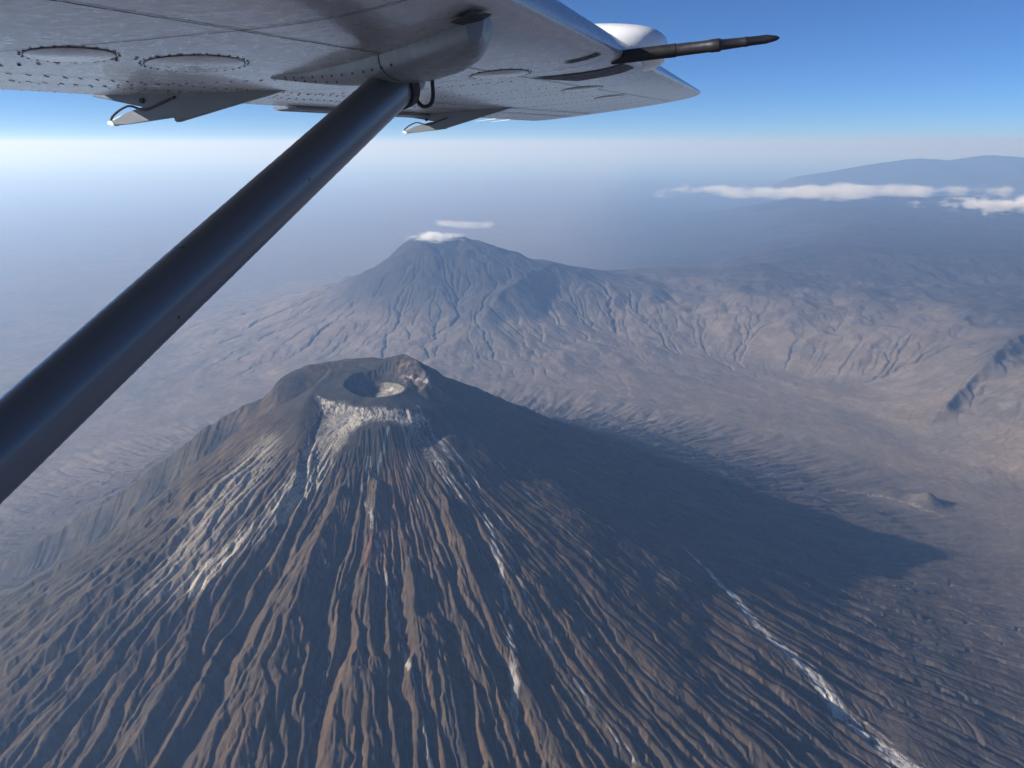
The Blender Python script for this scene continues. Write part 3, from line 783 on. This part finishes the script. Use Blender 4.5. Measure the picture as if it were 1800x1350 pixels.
# flap track fairings -------------------------------------------------
def track_fairing(y, sc=1.0):
    bm = bmesh.new()
    zz = lambda x: on_under(x, y, 0).z
    out = [(-1.50, zz(-1.50) + .004), (-1.62, zz(-1.62) - .006), (-1.98, zz(-1.98) - .088), (-1.992, zz(-1.99) - .086), (-2.24, .082), (-2.27, .074), (-2.262, .062), (-2.30, .064), (-2.33, .078)]
    plate = [(-1.50, zz(-1.5) + .01), (-1.62, zz(-1.62) - .012), (-1.995, zz(-1.995) - .092), (-2.002, zz(-2.0) - .060), (-2.34, zz(-2.3) - .002), (-2.34, zz(-2.3) + .012), (-2.0, zz(-2.0) + .01)]
    def prism(pts, w0, w1=None):
        a = [bm.verts.new((x, y - w0 / 2, z)) for x, z in pts]; b = [bm.verts.new((x, y + w0 / 2, z)) for x, z in pts]
        bm.faces.new(a); bm.faces.new(b[::-1]); n = len(pts)
        for k in range(n): bm.faces.new((a[k], b[k], b[(k + 1) % n], a[(k + 1) % n]))
    prism(plate, .030)
    bmesh.ops.bevel(bm, geom=[e for e in bm.edges], offset=.003, segments=2, affect='EDGES')
    f = mesh_obj("flap_fairing", bm, M_FAIR, plane, ang=30)
    # aft arm with its rounded white nose, and the curved track rod above it
    bm = bmesh.new()
    arm = [(-1.985, .140), (-1.99, .088), (-2.20, .066), (-2.262, .0615), (-2.285, .068), (-2.268, .080), (-2.20, .104), (-2.10, .128)]
    prism(arm, .020)
    bmesh.ops.bevel(bm, geom=[e for e in bm.edges], offset=.003, segments=2, affect='EDGES')
    mesh_obj("flap_arm", bm, M_FAIR, f, ang=30)
    bm = bmesh.new()
    cap = [(-2.255, .0600), (-2.268, .0592), (-2.292, .066), (-2.292, .076), (-2.276, .078), (-2.262, .074)]
    prism(cap, .024)
    bmesh.ops.bevel(bm, geom=[e for e in bm.edges], offset=.003, segments=2, affect='EDGES')
    mesh_obj("arm_tip", bm, M_WHITE, f, label="bright white rounded end of the flap arm")
    bm = bmesh.new()
    add_tube(bm, smooth_path([(-2.285, y, .074), (-2.272, y, .092), (-2.235, y, .114), (-2.19, y, .126), (-2.12, y - .012, .112), (-2.05, y - .02, .130), (-1.98, y - .02, .152)], 5), .0042, 8)
    mesh_obj("track_rod", bm, M_METAL, f)
    bm = bmesh.new()
    bmesh.ops.create_cone(bm, cap_ends=True, segments=14, radius1=.009, radius2=.009, depth=.006, matrix=Matrix.Translation((-2.12, y - .019, .142)) @ Matrix.Rotation(math.pi / 2, 4, 'X'))
    mesh_obj("pivot_bolt", bm, M_BLACK, f)
    return f
f0 = track_fairing(2.40)
f0['label'] = "near grey flap fairing with a white tipped arm"
f1 = track_fairing(4.82)
f1['label'] = "far small flap fairing beyond the strut"

# drooped inner edge of the aileron behind the strut
bm = bmesh.new(); rings = []
for y in (3.42, 3.46, 4.0, 4.6, 5.2):
    xt, zt = w_te(y); h = .006 if y == 3.42 else .010
    rings.append([Vector((xt + .06, y, zt - .006)), Vector((xt + .06, y, zt - .006 - h)), Vector((xt - .05, y, zt - .014 - h)), Vector((xt - .07, y, zt - .012)), Vector((xt - .05, y, zt - .004))])
add_loft(bm, rings)
mesh_obj("aileron_tab", bm, M_FAIR, plane, ang=20)

# static wicks at the outer trailing edge
for y in (5.75, 6.05, 6.35):
    xt, zt = w_te(y); bm = bmesh.new()
    add_tube(bm, [(xt + .02, y, zt - .002), (xt - .03, y, zt - .008), (xt - .16, y - .01, zt - .022)], [.004, .003, .002], 8)
    mesh_obj("static_wick", bm, M_WHITE, plane)

# pitot probe ----------------------------------------------------------
bm = bmesh.new()
b0 = Vector((-.52, 2.585, .250)); tip = Vector((-.035, 2.585, .290)); d = tip - b0
st = [(0, .0185), (.28, .0180), (.60, .0170), (.605, .0185), (.66, .0185), (.67, .0150), (.80, .0130), (.805, .0140), (.82, .0140), (.825, .0125), (.93, .0120), (.985, .0065), (1.0, .0022)]
add_tube(bm, [b0 + d * t for t, r in st], [r for t, r in st], 20)
probe = mesh_obj("pitot_probe", bm, M_METAL, plane, label="long black pitot probe pointing forward from the leading edge")
bm = bmesh.new()
add_tube(bm, [b0 + d * .01, b0 + d * .40], .0192, 20)
mesh_obj("rubber_sleeve", bm, M_BLACK, probe)

# landing light recess, dark boot and intake patches on the leading edge ---
def skin_patch(name, corners, mat, off=.0025, n=8, parent=wing):
    """patch on the nose of the wing; corners given as (y, u) pairs of a quad, u < 0 is the upper side"""
    bm = bmesh.new(); g = []
    def P(y, u): return wing_pt(y, abs(u), u >= 0, off) if abs(u) > 1e-6 else wing_pt(y, 0, True, 0) + Vector((off, 0, 0))
    for i in range(n + 1):
        row = []
        for j in range(n + 1):
            a, b = i / n, j / n
            y = (corners[0][0] * (1 - a) + corners[1][0] * a) * (1 - b) + (corners[3][0] * (1 - a) + corners[2][0] * a) * b
            u = (corners[0][1] * (1 - a) + corners[1][1] * a) * (1 - b) + (corners[3][1] * (1 - a) + corners[2][1] * a) * b
            row.append(bm.verts.new(P(y, u)))
        g.append(row)
    for i in range(n):
        for j in range(n): bm.faces.new((g[i][j], g[i + 1][j], g[i + 1][j + 1], g[i][j + 1]))
    return mesh_obj(name, bm, mat, parent)
skin_patch("landing_light", [(2.70, .012), (2.98, .010), (3.00, .13), (2.62, .17)], M_LENS)
skin_patch("rubber_strip", [(2.24, .012), (2.30, .010), (2.28, .055), (2.22, .060)], M_BLACK)
skin_patch("fuel_vent", [(1.22, .016), (1.30, .012), (1.32, .036), (1.24, .040)], M_BLACK, .006)

# rounded pod on the leading edge --------------------------------------
bm = bmesh.new(); rings = []
pc = Vector((-.715, 3.20, .338)); A, B, Cc = .275, .20, .088
NS = 24
for i in range(NS + 1):
    t = -math.pi / 2 + math.pi * i / NS
    sx = math.copysign(abs(math.sin(t)) ** .85, math.sin(t)); cx_ = max(abs(math.cos(t)), 1e-3) ** .55
    rings.append([pc + Vector((A * sx, B * cx_ * math.copysign(abs(math.cos(a)) ** .8, math.cos(a)), Cc * cx_ * math.copysign(abs(math.sin(a)) ** .8, math.sin(a)))) for a in [2 * math.pi * k / 28 for k in range(28)]])
add_loft(bm, rings)
pod = mesh_obj("pod", bm, M_WHITE, plane, label="smooth white pod bulging over the leading edge")
# ------------------------------------------------------------------ clouds lying on the far slopes
def cloud(label, cx, cy_, z0, z1, lx, ly, seed, dens=.006, rot=0.0, nscale=900.0, thr=.46, group=None, edge=1.0):
    """flat bank of vapour: a low irregular hull filled with broken density"""
    bm = bmesh.new(); bmesh.ops.create_icosphere(bm, subdivisions=5, radius=1.0)
    co = np.array([v.co[:] for v in bm.verts], np.float32)
    w = 1 + .16 * fbm(co[:, 0] * 2.2 + seed, co[:, 1] * 2.2 + co[:, 2], 3, seed)
    co = np.sign(co) * np.abs(co) ** np.array([.9, .9, .8], np.float32)
    for v, c, k in zip(bm.verts, co, w): v.co = (c[0] * lx / 2 * k, c[1] * ly / 2 * k, c[2] * (z1 - z0) / 2 * k)
    me = bpy.data.meshes.new("cloud"); bm.to_mesh(me); bm.free()
    m = bpy.data.materials.new("cloud_vapour"); m.use_nodes = True; nt = m.node_tree; nt.nodes.clear(); n = nt.nodes; l = nt.links
    out = n.new('ShaderNodeOutputMaterial'); pv = n.new('ShaderNodeVolumePrincipled'); l.new(pv.outputs[0], out.inputs['Volume'])
    pv.inputs['Color'].default_value = (1, 1, 1, 1); pv.inputs['Absorption Color'].default_value = (1, 1, 1, 1); pv.inputs['Anisotropy'].default_value = .2
    tc_ = n.new('ShaderNodeTexCoord')
    no = n.new('ShaderNodeTexNoise'); no.inputs['Scale'].default_value = 1.0; no.inputs['Detail'].default_value = 8; no.inputs['Roughness'].default_value = .6
    mp = n.new('ShaderNodeMapping'); mp.inputs['Scale'].default_value = (1 / nscale, 1 / nscale, 2.4 / nscale); mp.inputs['Location'].default_value = (seed * 3.1, seed * 1.7, 0)
    l.new(tc_.outputs['Object'], mp.inputs[0]); l.new(mp.outputs[0], no.inputs['Vector'])
    nm = n.new('ShaderNodeVectorMath'); nm.operation = 'MULTIPLY'; nm.inputs[1].default_value = (2 / lx, 2 / ly, 2 / (z1 - z0)); l.new(tc_.outputs['Object'], nm.inputs[0])
    ln = n.new('ShaderNodeVectorMath'); ln.operation = 'LENGTH'; l.new(nm.outputs[0], ln.inputs[0])
    fal = n.new('ShaderNodeMapRange'); fal.inputs[1].default_value = .15; fal.inputs[2].default_value = 1.0; fal.inputs[3].default_value = .10 * edge; fal.inputs[4].default_value = -.24 * edge
    l.new(ln.outputs['Value'], fal.inputs[0])
    ad = n.new('ShaderNodeMath'); ad.operation = 'ADD'; l.new(no.outputs[0], ad.inputs[0]); l.new(fal.outputs[0], ad.inputs[1])
    th = n.new('ShaderNodeMapRange'); th.inputs[1].default_value = thr; th.inputs[2].default_value = thr + .16; th.inputs[3].default_value = 0; th.inputs[4].default_value = dens
    l.new(ad.outputs[0], th.inputs[0]); l.new(th.outputs[0], pv.inputs['Density'])
    me.materials.append(m)
    o = bpy.data.objects.new("cloud", me); COL.objects.link(o); o.location = (cx, cy_, (z0 + z1) / 2); o.rotation_euler = (0, 0, rot)
    tag(o, label, "cloud", group or "clouds lying on the far slopes")
    return o
cloud("long pale cloud band across the foot of the blue far range", 11900, 29500, 2220, 2900, 16000, 3000, 3, .0019, 0, 1100, .39)
cloud("bright thick white cloud bank at the picture's right edge", 15300, 22500, 2250, 2900, 9400, 2600, 7, .0050, .05, 560, .40)
cloud("small wispy cloud shreds just below the long pale band", 11000, 27500, 2250, 2680, 4600, 1500, 13, .0016, 0, 420, .46)
cloud("bright small cap cloud sitting on the distant summit", -1330, 13480, 2570, 2830, 1300, 800, 17, 0.0065, 0, 240, .41)
cloud("thin streak of cloud floating just above the summit cap", -760, 13700, 2800, 2990, 2000, 700, 23, .0026, .0, 420, .43)
# ------------------------------------------------------------------ haze: one closed box of even air round the whole scene
def haze_box():
    zlo = float(MZ.min()) - 1.0; zhi = CAM_Z + 500.0
    me = bpy.data.meshes.new("haze"); bm = bmesh.new(); bmesh.ops.create_cube(bm, size=1.0)
    for v in bm.verts:
        v.co.x *= 820000; v.co.y *= 820000; v.co.z = zhi if v.co.z > 0 else zlo
    bm.to_mesh(me); bm.free()
    m = bpy.data.materials.new("hazy_air"); m.use_nodes = True; nt = m.node_tree; nt.nodes.clear()
    out = nt.nodes.new('ShaderNodeOutputMaterial'); pv = nt.nodes.new('ShaderNodeVolumePrincipled')
    pv.inputs['Color'].default_value = HAZE_COL; pv.inputs['Absorption Color'].default_value = (.80, .80, .80, 1); pv.inputs['Density'].default_value = HAZE_D; pv.inputs['Anisotropy'].default_value = HAZE_G
    nt.links.new(pv.outputs[0], out.inputs['Volume'])
    m.cycles.homogeneous_volume = True
    me.materials.append(m)
    o = bpy.data.objects.new("haze", me); COL.objects.link(o); tag(o, "thin blue haze filling the air over the plain and mountains", None, None, 'stuff')
HAZE_COL = (0.33, 0.56, 1.0, 1.0); HAZE_D = 3.3e-5; HAZE_G = 0.28
haze_box()
